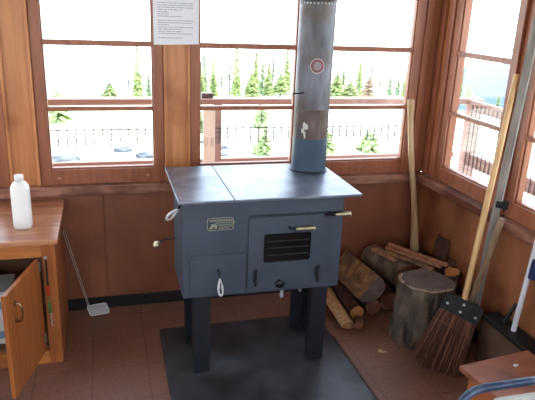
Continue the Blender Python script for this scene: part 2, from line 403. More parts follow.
# ash door
ad = MB().prism(rrect(.335, .424, .590, .624, .010), (0, -.007, 0), (0, fy, 0)).build('ash_door', tin, st)
mb = MB(); mb.tube([(.463, fy - .007, .548), (.463, fy - .03, .545), (.464, fy - .034, .53)], .006, 8); mb.build('handle_rod', black_iron, ad, True)
def loop_handle(c, top, length, wdt, dirv, side, parent, m=chrome, r=.0028):
    """teardrop of coiled wire hanging from a point"""
    top, dirv, side = V(top), V(dirv).normalized(), V(side).normalized()
    pts = []
    for i in range(60):
        a = 2 * PI * i / 60
        u = (1 - math.cos(a)) / 2
        pts.append(top + dirv * (length * u) + side * (wdt * math.sin(a) * (.35 + .65 * u)))
    nrm = dirv.cross(side); out = []
    for i, p in enumerate(pts):
        for k in range(4):
            q = p.lerp(pts[(i + 1) % 60], k / 4); an = 2 * PI * k / 4
            out.append(q + nrm * .0045 * math.cos(an) + (p - (top + dirv * length * .5)).normalized() * .0045 * math.sin(an))
    mb = MB(); mb.tube(out, r, 5, closed=True); return mb.build('wire_handle', m, parent, True)
loop_handle(None, (.464, fy - .036, .513), .080, .013, (.08, 0, -1), (1, 0, 0), ad)
# lift handle on the right of the upper seam
mb = MB(); mb.box((.965, fy - .010, .783), (1.058, fy, .797), .002); mb.tube([(.975, fy - .012, .797), (1.02, fy - .03, .797)], .0055, 8); mb.build('latch_bar', black_iron, st)
mb = MB(); mb.tube(helix((1.005, fy - .03, .797), (1.078, fy - .045, .802), .005, .0115, 12, 8), .0028, 5); mb.build('spring_handle', brass, st, True)
MB().box((.60, fy - .004, .798), (1.055, fy, .804), .001).build('door_seam', tin_dark, st)
# badge
bd = MB().prism(rrect(.409, .742, .529, .802, .014), (0, -.003, 0), (0, fy, 0)).build('badge', badge_d, st)
mb = MB(); o_ = rrect(.410, .743, .528, .801, .013)
mb.tube([(x, fy - .003, z) for x, z in o_], .0028, 6, closed=True)
random.seed(3)
x = .420
while x < .516: mb.box((x, fy - .0055, .785), (x + .0075, fy - .0031, .794)); x += .0105
for z in (.766, .776):
    x = .448
    while x < .518:
        q = random.uniform(.008, .018); mb.box((x, fy - .0055, z), (x + q, fy - .0031, z + .0045)); x += q + .003
for z in (.750, .7575):
    x = .462
    while x < .512:
        q = random.uniform(.006, .012); mb.box((x, fy - .0055, z), (x + q, fy - .0031, z + .0035)); x += q + .003
mb.prism([(.418, .752), (.431, .778), (.436, .770), (.444, .779), (.456, .756), (.446, .750), (.439, .763), (.430, .749)], (0, -.0028, 0), (0, fy - .0031, 0))
mb.build('badge_relief', pewter, bd)
# side handle, damper rod
mb = MB(); mb.tube([(.300, 2.475, .855), (.284, 2.46, .842)], .005, 8); mb.build('handle_rod', black_iron, st)
loop_handle(None, (.284, 2.46, .838), .064, .013, (-.75, 0, -.66), (-.5, .2, .7), st)
mb = MB(); mb.tube([(.299, 2.70, .606), (.24, 2.70, .602), (.215, 2.70, .588)], .0045, 8); rd = mb.build('damper_rod', black_iron, st, True)
mb = MB(); mb.lathe([(.004, -.017), (.014, -.014), (.021, 0), (.014, .014), (.004, .017)], (.209, 2.70, .578), 18); mb.build('rod_knob', brass, rd, True)
# springs hanging underneath
for i, (x, y, z, le) in enumerate(((.795, 2.50, .409, .065), (.925, 2.60, .409, .10))):
    mb = MB(); mb.tube(helix((x, y, z), (x, y, z - le), .004 + .004 * i * 0, .010 if i == 0 else .006, 12, 8), .0028, 5); mb.build('hanging_spring', chrome, st, True)

# stovepipe
sp = empty('stovepipe', (1.02, 2.855, .89), 'round metal stovepipe rising from the stove top, blue at the base', 'stovepipe')
PC = V((1.02, 2.855, 0)); R = .091
def pipe(z0, z1, r): mb = MB(); mb.lathe([(r, z0), (r, z1)], (PC.x, PC.y, 0), 48); return mb
mb = MB(); mb.lathe([(R + .008, .8905), (R + .008, .896), (R + .001, .899), (R + .001, .90)], (PC.x, PC.y, 0), 48); mb.build('collar', tin_dark, sp, True)
pipe(.9005, 1.068, R).build('lower_pipe', pipe_b, sp, True)
pipe(1.0685, 1.22, R - .001).build('scorched_pipe', pipe_rust, sp, True)
up = pipe(1.2205, 1.735, R - .0008).build('upper_pipe', pipe_m, sp, True)
mb = MB(); mb.lathe([(R + .001, 1.7355), (R + .004, 1.742), (R + .001, 1.749), (R + .001, 2.249)], (PC.x, PC.y, 0), 48); tp = mb.build('top_pipe', pipe_m, sp, True)
dirc = (V((0, 0, 0)) - V((PC.x, PC.y, 0))).normalized()
def around(ang, z, out=.001):
    a0 = math.atan2(dirc.y, dirc.x) + ang
    return V((PC.x + (R + out) * math.cos(a0), PC.y + (R + out) * math.sin(a0), z))
mb = MB()
for k in range(-6, 7): p = around(k * .2, 1.727, -.001); q = around(k * .2, 1.727, .004); mb.tube([p, q], [.005, .003], 8)
mb.build('rivets', rivet, up)
# round sticker wrapped on the pipe
def sticker(r0, r1, out, m, name, parent):
    mb = MB(); n = 40; v0, v1 = [], []
    for k in range(n):
        a = 2 * PI * k / n
        for rr, L in ((r0, v0), (r1, v1)): L.append(mb.bm.verts.new(around(.16 + rr * math.cos(a) / R, 1.436 + rr * math.sin(a), out)))
    for k in range(n): mb.bm.faces.new((v0[k], v0[(k + 1) % n], v1[(k + 1) % n], v1[k]))
    if r0 < .002: mb.bm.faces.new(v0[::-1])
    return mb.build(name, m, parent)
dk = sticker(.001, .036, .0008, mat('sticker_white', s(188, 178, 182), .5), 'sticker', sp)
sticker(.020, .032, .0014, mat('sticker_red', s(128, 74, 84), .5), 'sticker_ring', dk)
sticker(.001, .019, .0016, mat('sticker_grey', s(140, 134, 142), .5), 'sticker_centre', dk)
mb = MB(); a_ = around(-.55, 1.302, -.002); b_ = around(-.55, 1.302, .03); mb.tube([a_, b_, b_ + V((-.035, -.012, .002)), b_ + V((-.04, -.012, -.006))], .0035, 8)
mb.build('flue_damper_key', black_iron, sp, True)
mb = MB()
random.seed(5)
for k in range(9):
    c = around(-.32 + random.uniform(-.12, .12), 1.10 + random.uniform(-.02, .05), .0006); a1 = around(-.32, 1.1, 0) - V((PC.x, PC.y, 1.1)); t = V((-a1.y, a1.x, 0)).normalized(); q = random.uniform(.006, .014)
    mb.prism([(-q * .5, -q), (q * .4, -q * .7), (q * .6, q * .5), (0, q * 1.3), (-q * .6, q * .3)], a1.normalized() * .0006, c, t, (0, 0, 1))
mb.build('label_remnant', mat('label_scraps', s(200, 196, 190), .7), sp)

# ---------------------------------------------------------------- the cabinet table, left
tb = empty('cabinet_table', (-.65, 2.9, 0), 'amber pine cabinet table with an open door, under the windows', 'table')
MB().box((-1.15, 2.603, .651), (-.239, 3.197, .674), .003).build('table_top', table_top_m, tb)
MB().box((-.278, 2.70, 0), (-.258, 3.15, .650), .002).build('side_panel', table_v, tb)
MB().box((-1.12, 2.70, 0), (-1.10, 3.15, .650), .002).build('side_panel', table_v, tb)
MB().box((-.318, 2.668, 0), (-.258, 2.699, .650), .003).build('front_post', table_v, tb)
MB().box((-1.12, 2.668, 0), (-1.06, 2.699, .650), .003).build('front_post', table_v, tb)
MB().box((-.73, 2.668, .075), (-.69, 2.699, .56), .003).build('front_post', table_v, tb)
MB().box((-1.059, 2.668, .565), (-.319, 2.699, .650), .003).build('front_rail', table_m, tb)
MB().box((-1.059, 2.668, 0), (-.319, 2.699, .07), .003).build('plinth', table_m, tb)
MB().box((-1.099, 2.70, .06), (-.279, 3.14, .08)).build('shelf', inside_m, tb)
MB().box((-1.099, 3.141, .0), (-.279, 3.15, .650)).build('back_panel', inside_m, tb)
MB().box((-1.055, 2.646, .08), (-.735, 2.667, .56), .004).build('door', table_v, tb)
# open door: hinge at (-.322, 2.664), swung towards the camera
hp = V((-.330, 2.662, 0)); fe = V((-.424, 2.302, 0)); dd = (fe - hp).normalized(); nn = V((-dd.y, dd.x, 0))
if nn.x < 0: nn = -nn
def door_prism(u0, u1, n0, n1, z0, z1):
    mb = MB(); mb.prism([(u0, z0), (u1, z0), (u1, z1), (u0, z1)], nn * (n1 - n0), hp + nn * n0, dd, (0, 0, 1)); return mb
Ld = (fe - hp).length
dm = door_prism(.002, Ld, -.019, 0, .078, .56)
bmesh.ops.bevel(dm.bm, geom=list(dm.bm.edges), offset=.002, segments=1, affect='EDGES')
dO = dm.build('door', table_v, tb)
mb = MB()
hz = [(.0, .49), (.018, .492), (.028, .48), (.031, .45), (.028, .42), (.018, .408), (.0, .41)]
mb.tube([hp + dd * (Ld - .075) + nn * (a + .001) + V((0, 0, z)) for a, z in hz], .0048, 8); 
mb.tube([hp + dd * (Ld - .075) + nn * .001 + V((0, 0, .49)), hp + dd * (Ld - .075) + nn * .004 + V((0, 0, .49))], .011, 12)
mb.tube([hp + dd * (Ld - .075) + nn * .001 + V((0, 0, .41)), hp + dd * (Ld - .075) + nn * .004 + V((0, 0, .41))], .011, 12)
mb.build('handle', mat('antique_brass', s(150, 125, 92), .3, metal=1), dO, True)
for z in (.50, .13):
    door_prism(.0, .02, .0005, .004, z, z + .045).build('hinge', pewter, dO)
# lanyard hanging on the post
ln = empty('beaded_cord', (-.312, 2.655, .25), 'beaded cord with red and green pieces hanging on the cabinet post', 'cord')
lx, ly = -.300, 2.652
MB().box((lx - .004, ly - .002, .427), (lx + .004, ly + .004, .560), .001).build('strap', black, ln)
MB().tube([(lx, ly, .565), (lx, ly, .575)], .007, 10).build('hook', rivet, ln)
MB().box((lx - .005, ly - .003, .375), (lx + .005, ly + .003, .4265), .001).build('red_piece', red, ln)
mb = MB()
for i, z in enumerate((.368, .357, .346)): mb.lathe([(.001, -.006), (.006, -.003), (.006, .003), (.001, .006)], (lx + .002 * (i % 2), ly, z), 10)
mb.build('beads', brass, ln, True)
MB().box((lx - .004, ly - .003, .285), (lx + .006, ly + .003, .338), .001).build('green_piece', green, ln)
mb = MB(); mb.tube([(lx + .002, ly, .284), (lx + .008, ly, .275), (lx + .004, ly, .26), (lx + .008, ly, .247), (lx + .004, ly, .23), (lx + .007, ly, .21)], .0035, 6); mb.build('white_string', chrome, ln, True)
# boxes inside
for k, (z0, z1, m_, lb) in enumerate(((.0805, .24, white_w, 'white box inside the open cabinet, lower of two'), (.2405, .36, mat('pale_blue_box', s(205, 215, 225), .6), 'pale box inside the open cabinet, on top of the other'))):
    o = empty('storage_box', (-.58, 2.85, z0), lb, 'box')
    MB().box((-.68, 2.76, z0), (-.49, 2.96, z1 - .02), .003).build('box_body', m_, o)
    MB().box((-.683, 2.757, z1 - .0195), (-.487, 2.963, z1), .003).build('lid', m_, o)
    MB().box((-.62, 2.7585, z0 + .03), (-.51, 2.7597, z0 + .07)).build('label_strip', mat('label_blue%d' % k, s(120, 150, 170), .6), o)
# plastic bottle
bt = empty('plastic_bottle', (-.400, 2.785, .6745), 'milky white plastic bottle standing on the table top', 'bottle')
mb = MB(); mb.lathe([(.032, .0), (.039, .003), (.0415, .010), (.042, .03), (.042, .185), (.039, .203), (.030, .216), (.020, .225), (.019, .228)], (-.400, 2.785, .6745), 40, sq=.35); mb.build('bottle_body', plastic, bt, True)
mb = MB(); mb.lathe([(.0185, .2285), (.0200, .230), (.0205, .252), (.019, .255)], (-.400, 2.785, .6745), 28); mb.build('bottle_cap', plastic, bt, True)

# wire skimmer leaning on wall
sk = empty('fly_swatter', (-.11, 3.10, 0), 'wire-handled fly swatter leaning on the back wall', 'fly swatter')
A = V((-.252, 3.185, .50)); B = V((-.145, 3.115, .055))
mb = MB(); off = V((.0035, 0, .0))
mb.tube([B - off, A - off * 1.6 - V((0, 0, .02)), A - off * .8, A + off * .8, A + off * 1.6 - V((0, 0, .02)), B + off], .0016, 6); mb.build('wire_handle', chrome, sk, True)
ux = V((.95, 0, .10)).normalized(); uy = V((-.30, .17, .93)).normalized()
poly = rrect(0, 0, .105, .062, .012)
fr = MB(); org = V((-.137, 3.095, .002)) + V((0, 0, .004))
fr.tube([org + ux * x + uy * y for x, y in poly], .003, 6, closed=True)
fr.build('blade_rim', white_pl, sk, True)
mb = MB()
for i in range(1, 21): mb.tube([org + ux * (.105 * i / 21) + uy * .003, org + ux * (.105 * i / 21) + uy * .059], .0011, 4)
for i in range(1, 13): mb.tube([org + ux * .003 + uy * (.062 * i / 13), org + ux * .102 + uy * (.062 * i / 13)], .0011, 4)
mb.build('blade_mesh', white_pl, sk)

# paper notice
pn = empty('paper_notice', (.37, 3.17, 1.6), 'printed paper notice pinned over the window post left of the stovepipe', 'paper')
mb = MB(); py = BY1 - .020
mb.prism([(.252, 1.493), (.485, 1.500), (.488, 1.80), (.250, 1.795)], (0, .0008, 0), (0, py, 0)); pg = mb.build('sheet', paper_m, pn)
mb = MB(); random.seed(11); z = 1.785; i = 0
while z > 1.518:
    x1 = random.choice((.455, .46, .40, .45, .33)); x = .275
    while x < x1:
        q = random.uniform(.008, .03); mb.box((x, py - .0006, z), (min(x + q, x1), py - .0001, z + .0032)); x += q + .0035
    z -= .0108; i += 1
    if i % 7 == 0: z -= .010
mb.build('printed_lines', ink, pn)
mb = MB(); mb.tube([(.30, py + .02, 1.793), (.30, py - .004, 1.793)], .005, 8); mb.build('pin', rivet, pn)

# ---------------------------------------------------------------- firewood
def log_mesh(p0, p1, r0, r1, seed, wedge=None, n=40, rings=14, bumps=.06, squash=1.0, roll=0, taperbark=True):
    """a log along p0->p1; material 0 bark, 1 cut end, 2 split face. wedge=(a0,a1): the bark arc kept, the rest split flat through an off-centre apex."""
    p0, p1 = V(p0), V(p1); t = (p1 - p0).normalized(); L = (p1 - p0).length
    u = t.cross(V((0, 0, 1))); u = u.normalized() if u.length > .01 else V((1, 0, 0)); w = u.cross(t)
    sec = []
    if wedge is None:
        for k in range(n): sec.append((math.cos(2 * PI * k / n + roll), math.sin(2 * PI * k / n + roll), 0))
    else:
        a0, a1 = wedge
        for k in range(n // 2 + 1):
            a = a0 + (a1 - a0) * k / (n // 2); sec.append((math.cos(a + roll), math.sin(a + roll), 0))
        e0, e1 = sec[0], sec[-1]; am = (a0 + a1) / 2 + roll; ap = (-.12 * math.cos(am), -.12 * math.sin(am))
        for k in range(1, 8): f = k / 8; sec.append((e1[0] + (ap[0] - e1[0]) * f, e1[1] + (ap[1] - e1[1]) * f, 2))
        sec.append((ap[0], ap[1], 2))
        for k in range(1, 8): f = k / 8; sec.append((ap[0] + (e0[0] - ap[0]) * f, ap[1] + (e0[1] - ap[1]) * f, 2))
        cx = sum(q[0] for q in sec) / len(sec); cy = sum(q[1] for q in sec) / len(sec)
        sec = [(a - cx, b - cy, c) for a, b, c in sec]
    bm = bmesh.new(); R_ = []
    for i in range(rings + 1):
        f = i / rings; c = p0.lerp(p1, f); r = r0 + (r1 - r0) * f; rg = []
        for k, (a, b, mi) in enumerate(sec):
            q = noise.noise(V((a * 1.3 + seed * 7.1, b * 1.3, f * 1.6)))
            q2 = noise.noise(V((a * 7 + seed * 3.3, b * 7, f * (5 if mi == 0 else 1.5))))
            q3 = noise.noise(V((a * 16 + seed, b * 16, f * (6 if mi == 0 else 1))))
            rr = r * (1 + bumps * 1.8 * q + bumps * .9 * q2 + bumps * .7 * q3)
            rg.append(bm.verts.new(c + u * (a * rr) + w * (b * rr * squash)))
        R_.append(rg)
    m = len(sec)
    for i in range(rings):
        for k in range(m):
            fc = bm.faces.new((R_[i][k], R_[i][(k + 1) % m], R_[i + 1][(k + 1) % m], R_[i + 1][k]))
            fc.material_index = 0 if (sec[k][2] == 0 and sec[(k + 1) % m][2] == 0) else 2
            fc.smooth = True
    for rg, sg in ((R_[0], -1), (R_[-1], 1)):
        c = sum((v.co for v in rg), V((0, 0, 0))) / m
        inner = []
        for v in rg:
            dlt = noise.noise(v.co * 25 + V((seed, 0, 0))) * .004
            inner.append(bm.verts.new(c.lerp(v.co, .86) + t * dlt * sg))
        for k in range(m):
            fc = bm.faces.new((rg[k], rg[(k + 1) % m], inner[(k + 1) % m], inner[k])); fc.material_index = 1
        cv = bm.verts.new(c)
        for k in range(m):
            fc = bm.faces.new((inner[k], inner[(k + 1) % m], cv)); fc.material_index = 1
    mb = MB(); mb.bm.free(); mb.bm = bm
    return mb
def log(name, label, p0, p1, r0, r1, seed, mats, group='firewood piled in the corner', cat='firewood log', **kw):
    mb = log_mesh(p0, p1, r0, r1, seed, **kw)
    o = mb.build(name, mats, origin=(V(p0) + V(p1)) / 2)
    try: o.data.set_sharp_from_angle(angle=math.radians(35))
    except Exception: pass
    return tag(o, label, cat, group)
# bottom layer
log('firewood_log', 'thin round log at the pile bottom with a small pale end, nearest the stove', (1.365, 3.12, .053), (1.345, 2.775, .044), .049, .040, 1, [bark_red, cut_orange, split])
log('firewood_log', 'brown-ended round log at the bottom of the pile, second from the stove', (1.478, 3.14, .056), (1.457, 2.80, .053), .051, .046, 2, [bark, cut_red, split])
log('firewood_log', 'round log at the bottom of the pile, just left behind the stump', (1.605, 3.14, .068), (1.578, 2.83, .064), .062, .058, 3, [bark_red, cut_red, split])
log('firewood_log', 'dark log on the floor at the corner, under the axe', (1.79, 3.12, .092), (1.79, 2.80, .088), .085, .082, 4, [bark, cut_dark, split])
# top layer
log('split_log', 'big split log on top of the pile beside the stove, pale orange split face', (1.375, 3.12, .200), (1.405, 2.725, .205), .098, .092, 5, [bark, cut_dark, split], bumps=.085, wedge=(2.2, 5.7), roll=-.1, squash=.9)
log('firewood_log', 'dark barked log on top of the pile with a reddish end, below the kindling', (1.585, 3.13, .225), (1.655, 2.80, .232), .088, .084, 6, [bark_lt, cut_red, split], squash=.95)
# bits near the front
log('split_log', 'pale split stick lying on the floor beside the stove leg', (1.262, 3.05, .050), (1.243, 2.655, .036), .046, .040, 8, [split_pale, split, split_pale], wedge=(-.6, 2.2), roll=.9, cat='firewood stick')
log('firewood_log', 'small dark billet end on the floor in front of the pile', (1.335, 2.72, .030), (1.305, 2.66, .028), .026, .024, 9, [bark_red, cut_red, split], cat='firewood stick')
log('split_log', 'upright split log with an orange top behind the chopping stump', (1.848, 2.665, 0), (1.845, 2.655, .318), .075, .075, 10, [bark, cut_orange, split], wedge=(.2, 3.2), roll=1.9)
# kindling
def kind(label, p0, p1, w_, h_, m_, seed):
    p0, p1 = V(p0), V(p1); t = (p1 - p0).normalized(); u = t.cross(V((0, 0, 1))).normalized(); w2 = u.cross(t)
    bm = bmesh.new(); R_ = []
    n = 8
    for i in range(n + 1):
        f = i / n; c = p0.lerp(p1, f)
        k = 1 + .18 * noise.noise(V((f * 3, seed, 0)))
        R_.append([bm.verts.new(c + u * a * w_ * k * .5 + w2 * b * h_ * k * .5 + u * .004 * noise.noise(V((f * 4, seed * 3, 2)))) for a, b in ((-1, -.8), (1, -1), (.85, 1), (-.7, .7))])
    for i in range(n):
        for k in range(4): bm.faces.new((R_[i][k], R_[i][(k + 1) % 4], R_[i + 1][(k + 1) % 4], R_[i + 1][k]))
    bm.faces.new(R_[0][::-1]); bm.faces.new(R_[-1])
    mb = MB(); mb.bm.free(); mb.bm = bm
    return tag(mb.build('kindling_stick', m_, origin=(p0 + p1) / 2), label, 'kindling', 'kindling on the firewood')
kind('thin reddish kindling stick on the pile, rearmost and longest, nearest the axe handle', (1.655, 3.06, .338), (1.812, 2.655, .362), .022, .020, split_red, 1)
kind('reddish kindling stick on the pile, middle of the three', (1.625, 3.03, .328), (1.772, 2.65, .358), .022, .018, split_red, 2)
kind('pale-edged kindling stick on the pile, front one reaching towards the stump', (1.600, 2.98, .325), (1.715, 2.640, .354), .028, .020, split, 3)
kind('short stub of kindling crossing under the others, at their rear end', (1.545, 3.05, .315), (1.60, 2.86, .320), .03, .022, split_red, 4)
# stump
log('chopping_stump', 'grey barked chopping stump standing on the floor in front of the firewood', (1.625, 2.545, 0), (1.625, 2.545, .335), .172, .147, 12, [bark, cut_dark, split], group=None, cat='stump', rings=24, n=96, bumps=.075)
# raised ragged bark ring on the stump's top
mb = MB(); random.seed(21)
for k in range(46):
    a = random.uniform(PI * .75, PI * 1.75); rr = .145 + random.uniform(-.010, .004)
    c = V((1.625 + rr * math.cos(a), 2.545 + rr * math.sin(a), .336)); t = V((-math.sin(a), math.cos(a), 0)); q = random.uniform(.006, .016)
    mb.prism([(-q, -.004), (q * .8, -.005), (q, .004), (-q * .6, .005)], (0, 0, random.uniform(.002, .006)), c, t, V((math.cos(a), math.sin(a), 0)))
bc = mb.build('bark_flakes', pale_bark); bc['kind'] = 'stuff'; stump = bpy.data.objects['chopping_stump']
bc.parent = stump; bc.matrix_parent_inverse = Matrix.Translation(-V(stump['_base']))
# bark slabs leaning on the right wall
for k, (y, z0, z1, lb) in enumerate(((2.84, .185, .45, 'reddish bark slab leaning on the right wall behind the kindling'), (2.73, .0, .36, 'thin brown bark slab leaning on the right wall between the kindling and the broom'))):
    mb = MB(); n = 10; bm = mb.bm; rows = []
    for i in range(n + 1):
        f = i / n; z = z0 + (z1 - z0) * f; x = 1.855 + .038 * f; hw = (.085 if k == 0 else .05) * (1 - .35 * f) * (1 + .2 * noise.noise(V((f * 4, k, 0))))
        rows.append([[bm.verts.new(V((x - o_ - .012 * math.cos(j * .9), y + hw * j / 2, z + .01 * noise.noise(V((j, f * 5, k)))))) for j in (-2, -1, 0, 1, 2)] for o_ in (0, .012)])
    for i in range(n):
        for j in range(4):
            a, b = rows[i], rows[i + 1]
            bm.faces.new((a[0][j], a[0][j + 1], b[0][j + 1], b[0][j])); bm.faces.new((a[1][j + 1], a[1][j], b[1][j], b[1][j + 1]))
        for j in (0, 4):
            f_ = (rows[i][0][j], rows[i + 1][0][j], rows[i + 1][1][j], rows[i][1][j]); bm.faces.new(f_ if j == 0 else f_[::-1])
    for r_ in (rows[0], rows[-1]):
        for j in range(4): bm.faces.new((r_[0][j], r_[1][j], r_[1][j + 1], r_[0][j + 1]))
    tag(mb.build('bark_slab', bark_red, origin=(1.87, y, z0)), lb, 'bark slab', 'bark slabs by the wall')
# a curl of wood on the floor
mb = MB(); mb.prism([(0, 0), (.02, -.004), (.045, .008), (.05, .02), (.03, .016), (.02, .03), (.01, .028)], (0, 0, .006), (1.315, 2.435, .001), V((.8, -.6, 0)), V((.6, .8, 0)))
tag(mb.build('wood_chip', split_pale, origin=(1.33, 2.44, 0)), 'pale chip of wood on the tiles in front of the firewood', 'wood chip')

# axe in the corner
ax = empty('axe', (1.84, 3.08, .19), 'long-handled axe standing head down in the corner on the firewood', 'axe')
hp0, hp1 = V((1.858, 3.09, .235)), V((1.740, 3.145, 1.215))
pts, rr = [], []
for i in range(21):
    f = i / 20; p = hp0.lerp(hp1, f) + V((.007 * math.sin(f * PI * 2.0), 0, 0)); pts.append(p)
    rr.append(.031 - .0135 * min(1, f * 3.2) + (.004 if f > .93 else 0))
mb = MB(); mb.tube(pts, rr, 14); mb.build('handle', handle_old, ax, True)
mb = MB(); mb.prism([(-.045, 0), (-.04, .075), (.035, .07), (.095, .095), (.11, .04), (.09, -.012), (.03, .004)], (.03, .012, 0), (1.845, 3.07, .200), V((.12, -.99, 0)).normalized(), (0, 0, 1)); mb.build('axe_head', black_iron, ax)

# broom
br = empty('corn_broom', (1.56, 2.22, 0), 'corn broom with a pale handle and black riveted cap, propped against the right windows', 'broom')
b0, b1 = V((1.597, 2.205, 0)), V((1.848, 2.382, 1.449)); bdir = (b1 - b0).normalized()
wd = V((.80, -.60, 0)); wd = (wd - bdir * wd.dot(bdir)).normalized(); nd = bdir.cross(wd)
capc = b0 + bdir * .338
handle_dir = bdir; th = math.radians(14)
wd, bdir = wd * math.cos(th) - bdir * math.sin(th), bdir * math.cos(th) + wd * math.sin(th)
mb = MB(); mb.tube([capc - handle_dir * .02, b0 + handle_dir * .9, b1], [.0150, .0150, .0135], 16); mb.build('handle', handle_m, br, True)
mb = MB(); mb.prism([(-.098, -.052), (.098, -.052), (.094, .036), (.03, .042), (-.03, .042), (-.094, .036)], nd * .040, capc - nd * .02, wd, bdir)
bmesh.ops.bevel(mb.bm, geom=list(mb.bm.edges), offset=.006, segments=2, affect='EDGES'); cap = mb.build('cap', black_iron, br, True)
nf = nd if nd.dot(V((0, 0, 1.7)) - capc) > 0 else -nd
for a, b in ((-.072, -.012), (.0, -.022), (.0, .018), (.074, -.014)):
    mb = MB(); c = capc + wd * a + bdir * b; mb.tube([c + nf * .0195, c + nf * .0245], [.0075, .005], 10); mb.build('rivet', rivet, cap)
mb = MB(); random.seed(31)
for k in range(820):
    mb.mi = random.choice((0, 1, 1, 2, 3))
    a = random.uniform(-1, 1); d = random.uniform(-1, 1)
    top = capc + wd * (a * .090) + nd * (d * .016) - bdir * .048
    spread = .138 if a < 0 else .112
    ln_ = .335 * random.uniform(.86, 1.05) * (1 - .10 * abs(a) ** 2)
    end = capc + wd * (a * spread + random.uniform(-.012, .012) + .034) + nd * (d * .038 + random.uniform(-.008, .008)) - bdir * (ln_ + .03)
    end.z = max(end.z, .003)
    mid = top.lerp(end, .5) + wd * random.uniform(-.005, .005) + nd * random.uniform(-.004, .004)
    mb.tube([top, mid, end], [.0026, .0022, .0012], 4)
mb.build('bristles', straw, br)
MB().tube([capc + wd * x_ - bdir * .11 + nf * .022 for x_ in (-.11, -.05, 0, .05, .105)], .0018, 5).build('stitching', mat('broom_twine', s(130, 84, 62), .8), cap)

# grey pole
gp = empty('grey_pole', (1.80, 2.46, 0), 'weathered grey wooden pole with a black clip, leaning right of the broom handle', 'pole')
g0, g1 = V((1.815, 2.375, .0)), V((1.872, 2.335, 1.70)); gd = (g1 - g0).normalized()
gw = V((.70, -.71, 0)); gw = (gw - gd * gw.dot(gd)).normalized(); gn = gd.cross(gw)
mb = MB(); mb.prism(rrect(-.019, -.013, .020, .013, .008, 3), g1 - g0, g0 + V((0, 0, .004)), gw, gn); mb.build('shaft', grey_wood, gp, True)
pc = g0.lerp(g1, .475)
mb = MB(); mb.prism(rrect(-.010, -.017, .050, .017, .012, 4), gd * .034, pc + gw * .0, gw, gn); mb.build('clip', black_iron, gp)
bs = empty('wooden_stick', (1.765, 2.405, 0), 'short brown wooden stick leaning against the grey pole, ending below its black clip', 'stick')
q0, q1 = V((1.765, 2.405, 0)), V((1.800, 2.252, .785))
mb = MB(); mb.tube([q0, q0.lerp(q1, .5), q1], [.017, .016, .015], 12); mb.build('shaft', brown_stick, bs, True)

# low storage ledge along the right wall
lb = empty('wooden_crate', (1.83, 1.6, 0), 'low brown wooden box with a black top along the right wall', 'box')
MB().box((1.785, .95, 0), (1.890, 2.262, .252), .003).build('box_body', cardboard, lb)
MB().box((1.780, .945, .2525), (1.892, 2.266, .268), .003).build('lid', black, lb)
wp = empty('white_pole', (1.84, 2.07, .268), 'white pole with a navy grip leaning on the right wall above the low box', 'pole')
w0, w1 = V((1.838, 2.085, .272)), V((1.846, 2.035, .92)); 
mb = MB(); mb.tube([w0, w1], .0125, 14); mb.build('shaft', white_pl, wp, True)
mb = MB(); mb.tube([w0.lerp(w1, .46) + V((0, -.028, 0)), w0.lerp(w1, .60) + V((0, -.028, 0))], .020, 14); mb.tube([w0.lerp(w1, .53), w0.lerp(w1, .53) + V((0, -.03, 0))], .008, 8); mb.build('grip', blue_pl, wp, True)
o = MB(); o.tube([(1.845, 2.165, .269), (1.880, 2.150, .375)], [.012, .009], 8)
tag(o.build('iron_spike', black_iron, origin=(1.85, 2.16, .27)), 'short black iron spike leaning on the wall beside the white pole', 'spike')

# front right bench and chair
bn = empty('low_bench', (1.55, 1.5, 0), 'low reddish-brown wooden bench in front of the low box, right of the broom', 'bench')
MB().box((1.335, 1.22, .328), (1.695, 1.785, .350), .003).build('bench_top', bench_m, bn)
for (a, b) in (((1.365, 1.245, 0), (1.385, 1.755, .327)), ((1.66, 1.245, 0), (1.68, 1.755, .327))): MB().box(a, b, .002).build('side_panel', bench_s, bn)
MB().box((1.386, 1.737, .18), (1.659, 1.755, .327), .002).build('rear_rail', bench_s, bn)
MB().box((1.386, 1.245, .18), (1.659, 1.262, .327), .002).build('front_rail', bench_s, bn)
mb = MB(); mb.prism([(0, 0), (.018, .004), (.024, .014), (.01, .018), (-.004, .010)], (0, 0, .003), (1.555, 1.715, .351), (1, 0, 0), (0, 1, 0))
bn.rotation_euler = (0, 0, math.radians(7)); bn.location = V((1.335, 1.785, 0)) + Matrix.Rotation(math.radians(7), 3, 'Z') @ (V((1.55, 1.5, 0)) - V((1.335, 1.785, 0))) + V((0, -.012, 0))
tag(mb.build('paper_scrap', paper_m, origin=(1.56, 1.72, .35)), 'tiny pale scrap on the top of the low bench', 'scrap')

ch = empty('tubular_chair', (1.15, .9, 0), 'chair with a blue painted tube frame and pale seat, in front of the low bench', 'chair')
zt = .69; L0, L1, yb, yf = .915, 1.36, 1.208, .80
def arc(pts, r=.07, n=6):
    out = [V(pts[0])]
    for a, b, c in zip(pts, pts[1:], pts[2:]):
        a, b, c = V(a), V(b), V(c); p = b + (a - b).normalized() * r; q = b + (c - b).normalized() * r
        for i in range(n + 1): f = i / n; out.append(p * (1 - f) ** 2 + b * 2 * f * (1 - f) + q * f * f)
    out.append(V(pts[-1])); return out
mb = MB(); mb.tube(arc([(L0 + .01, .86, .010), (L0, 1.18, .40), (L0 + .01, yb + .005, zt), (L1 - .01, yb + .005, zt), (L1, 1.18, .40), (L1 - .01, .86, .010)], .09, 8), .0125, 12); mb.build('back_frame', blue_tube, ch, True)
mb = MB(); mb.tube(arc([(L0 + .03, 1.32, .010), (L0 + .03, .80, .43), (L1 - .03, .80, .43), (L1 - .03, 1.32, .010)], .06, 6), .0115, 12); mb.build('leg_frame', blue_tube, ch, True)
mb = MB(); mb.box((L0 + .045, .82, .43), (L1 - .045, 1.16, .458), .010); mb.build('seat', vinyl, ch, True)
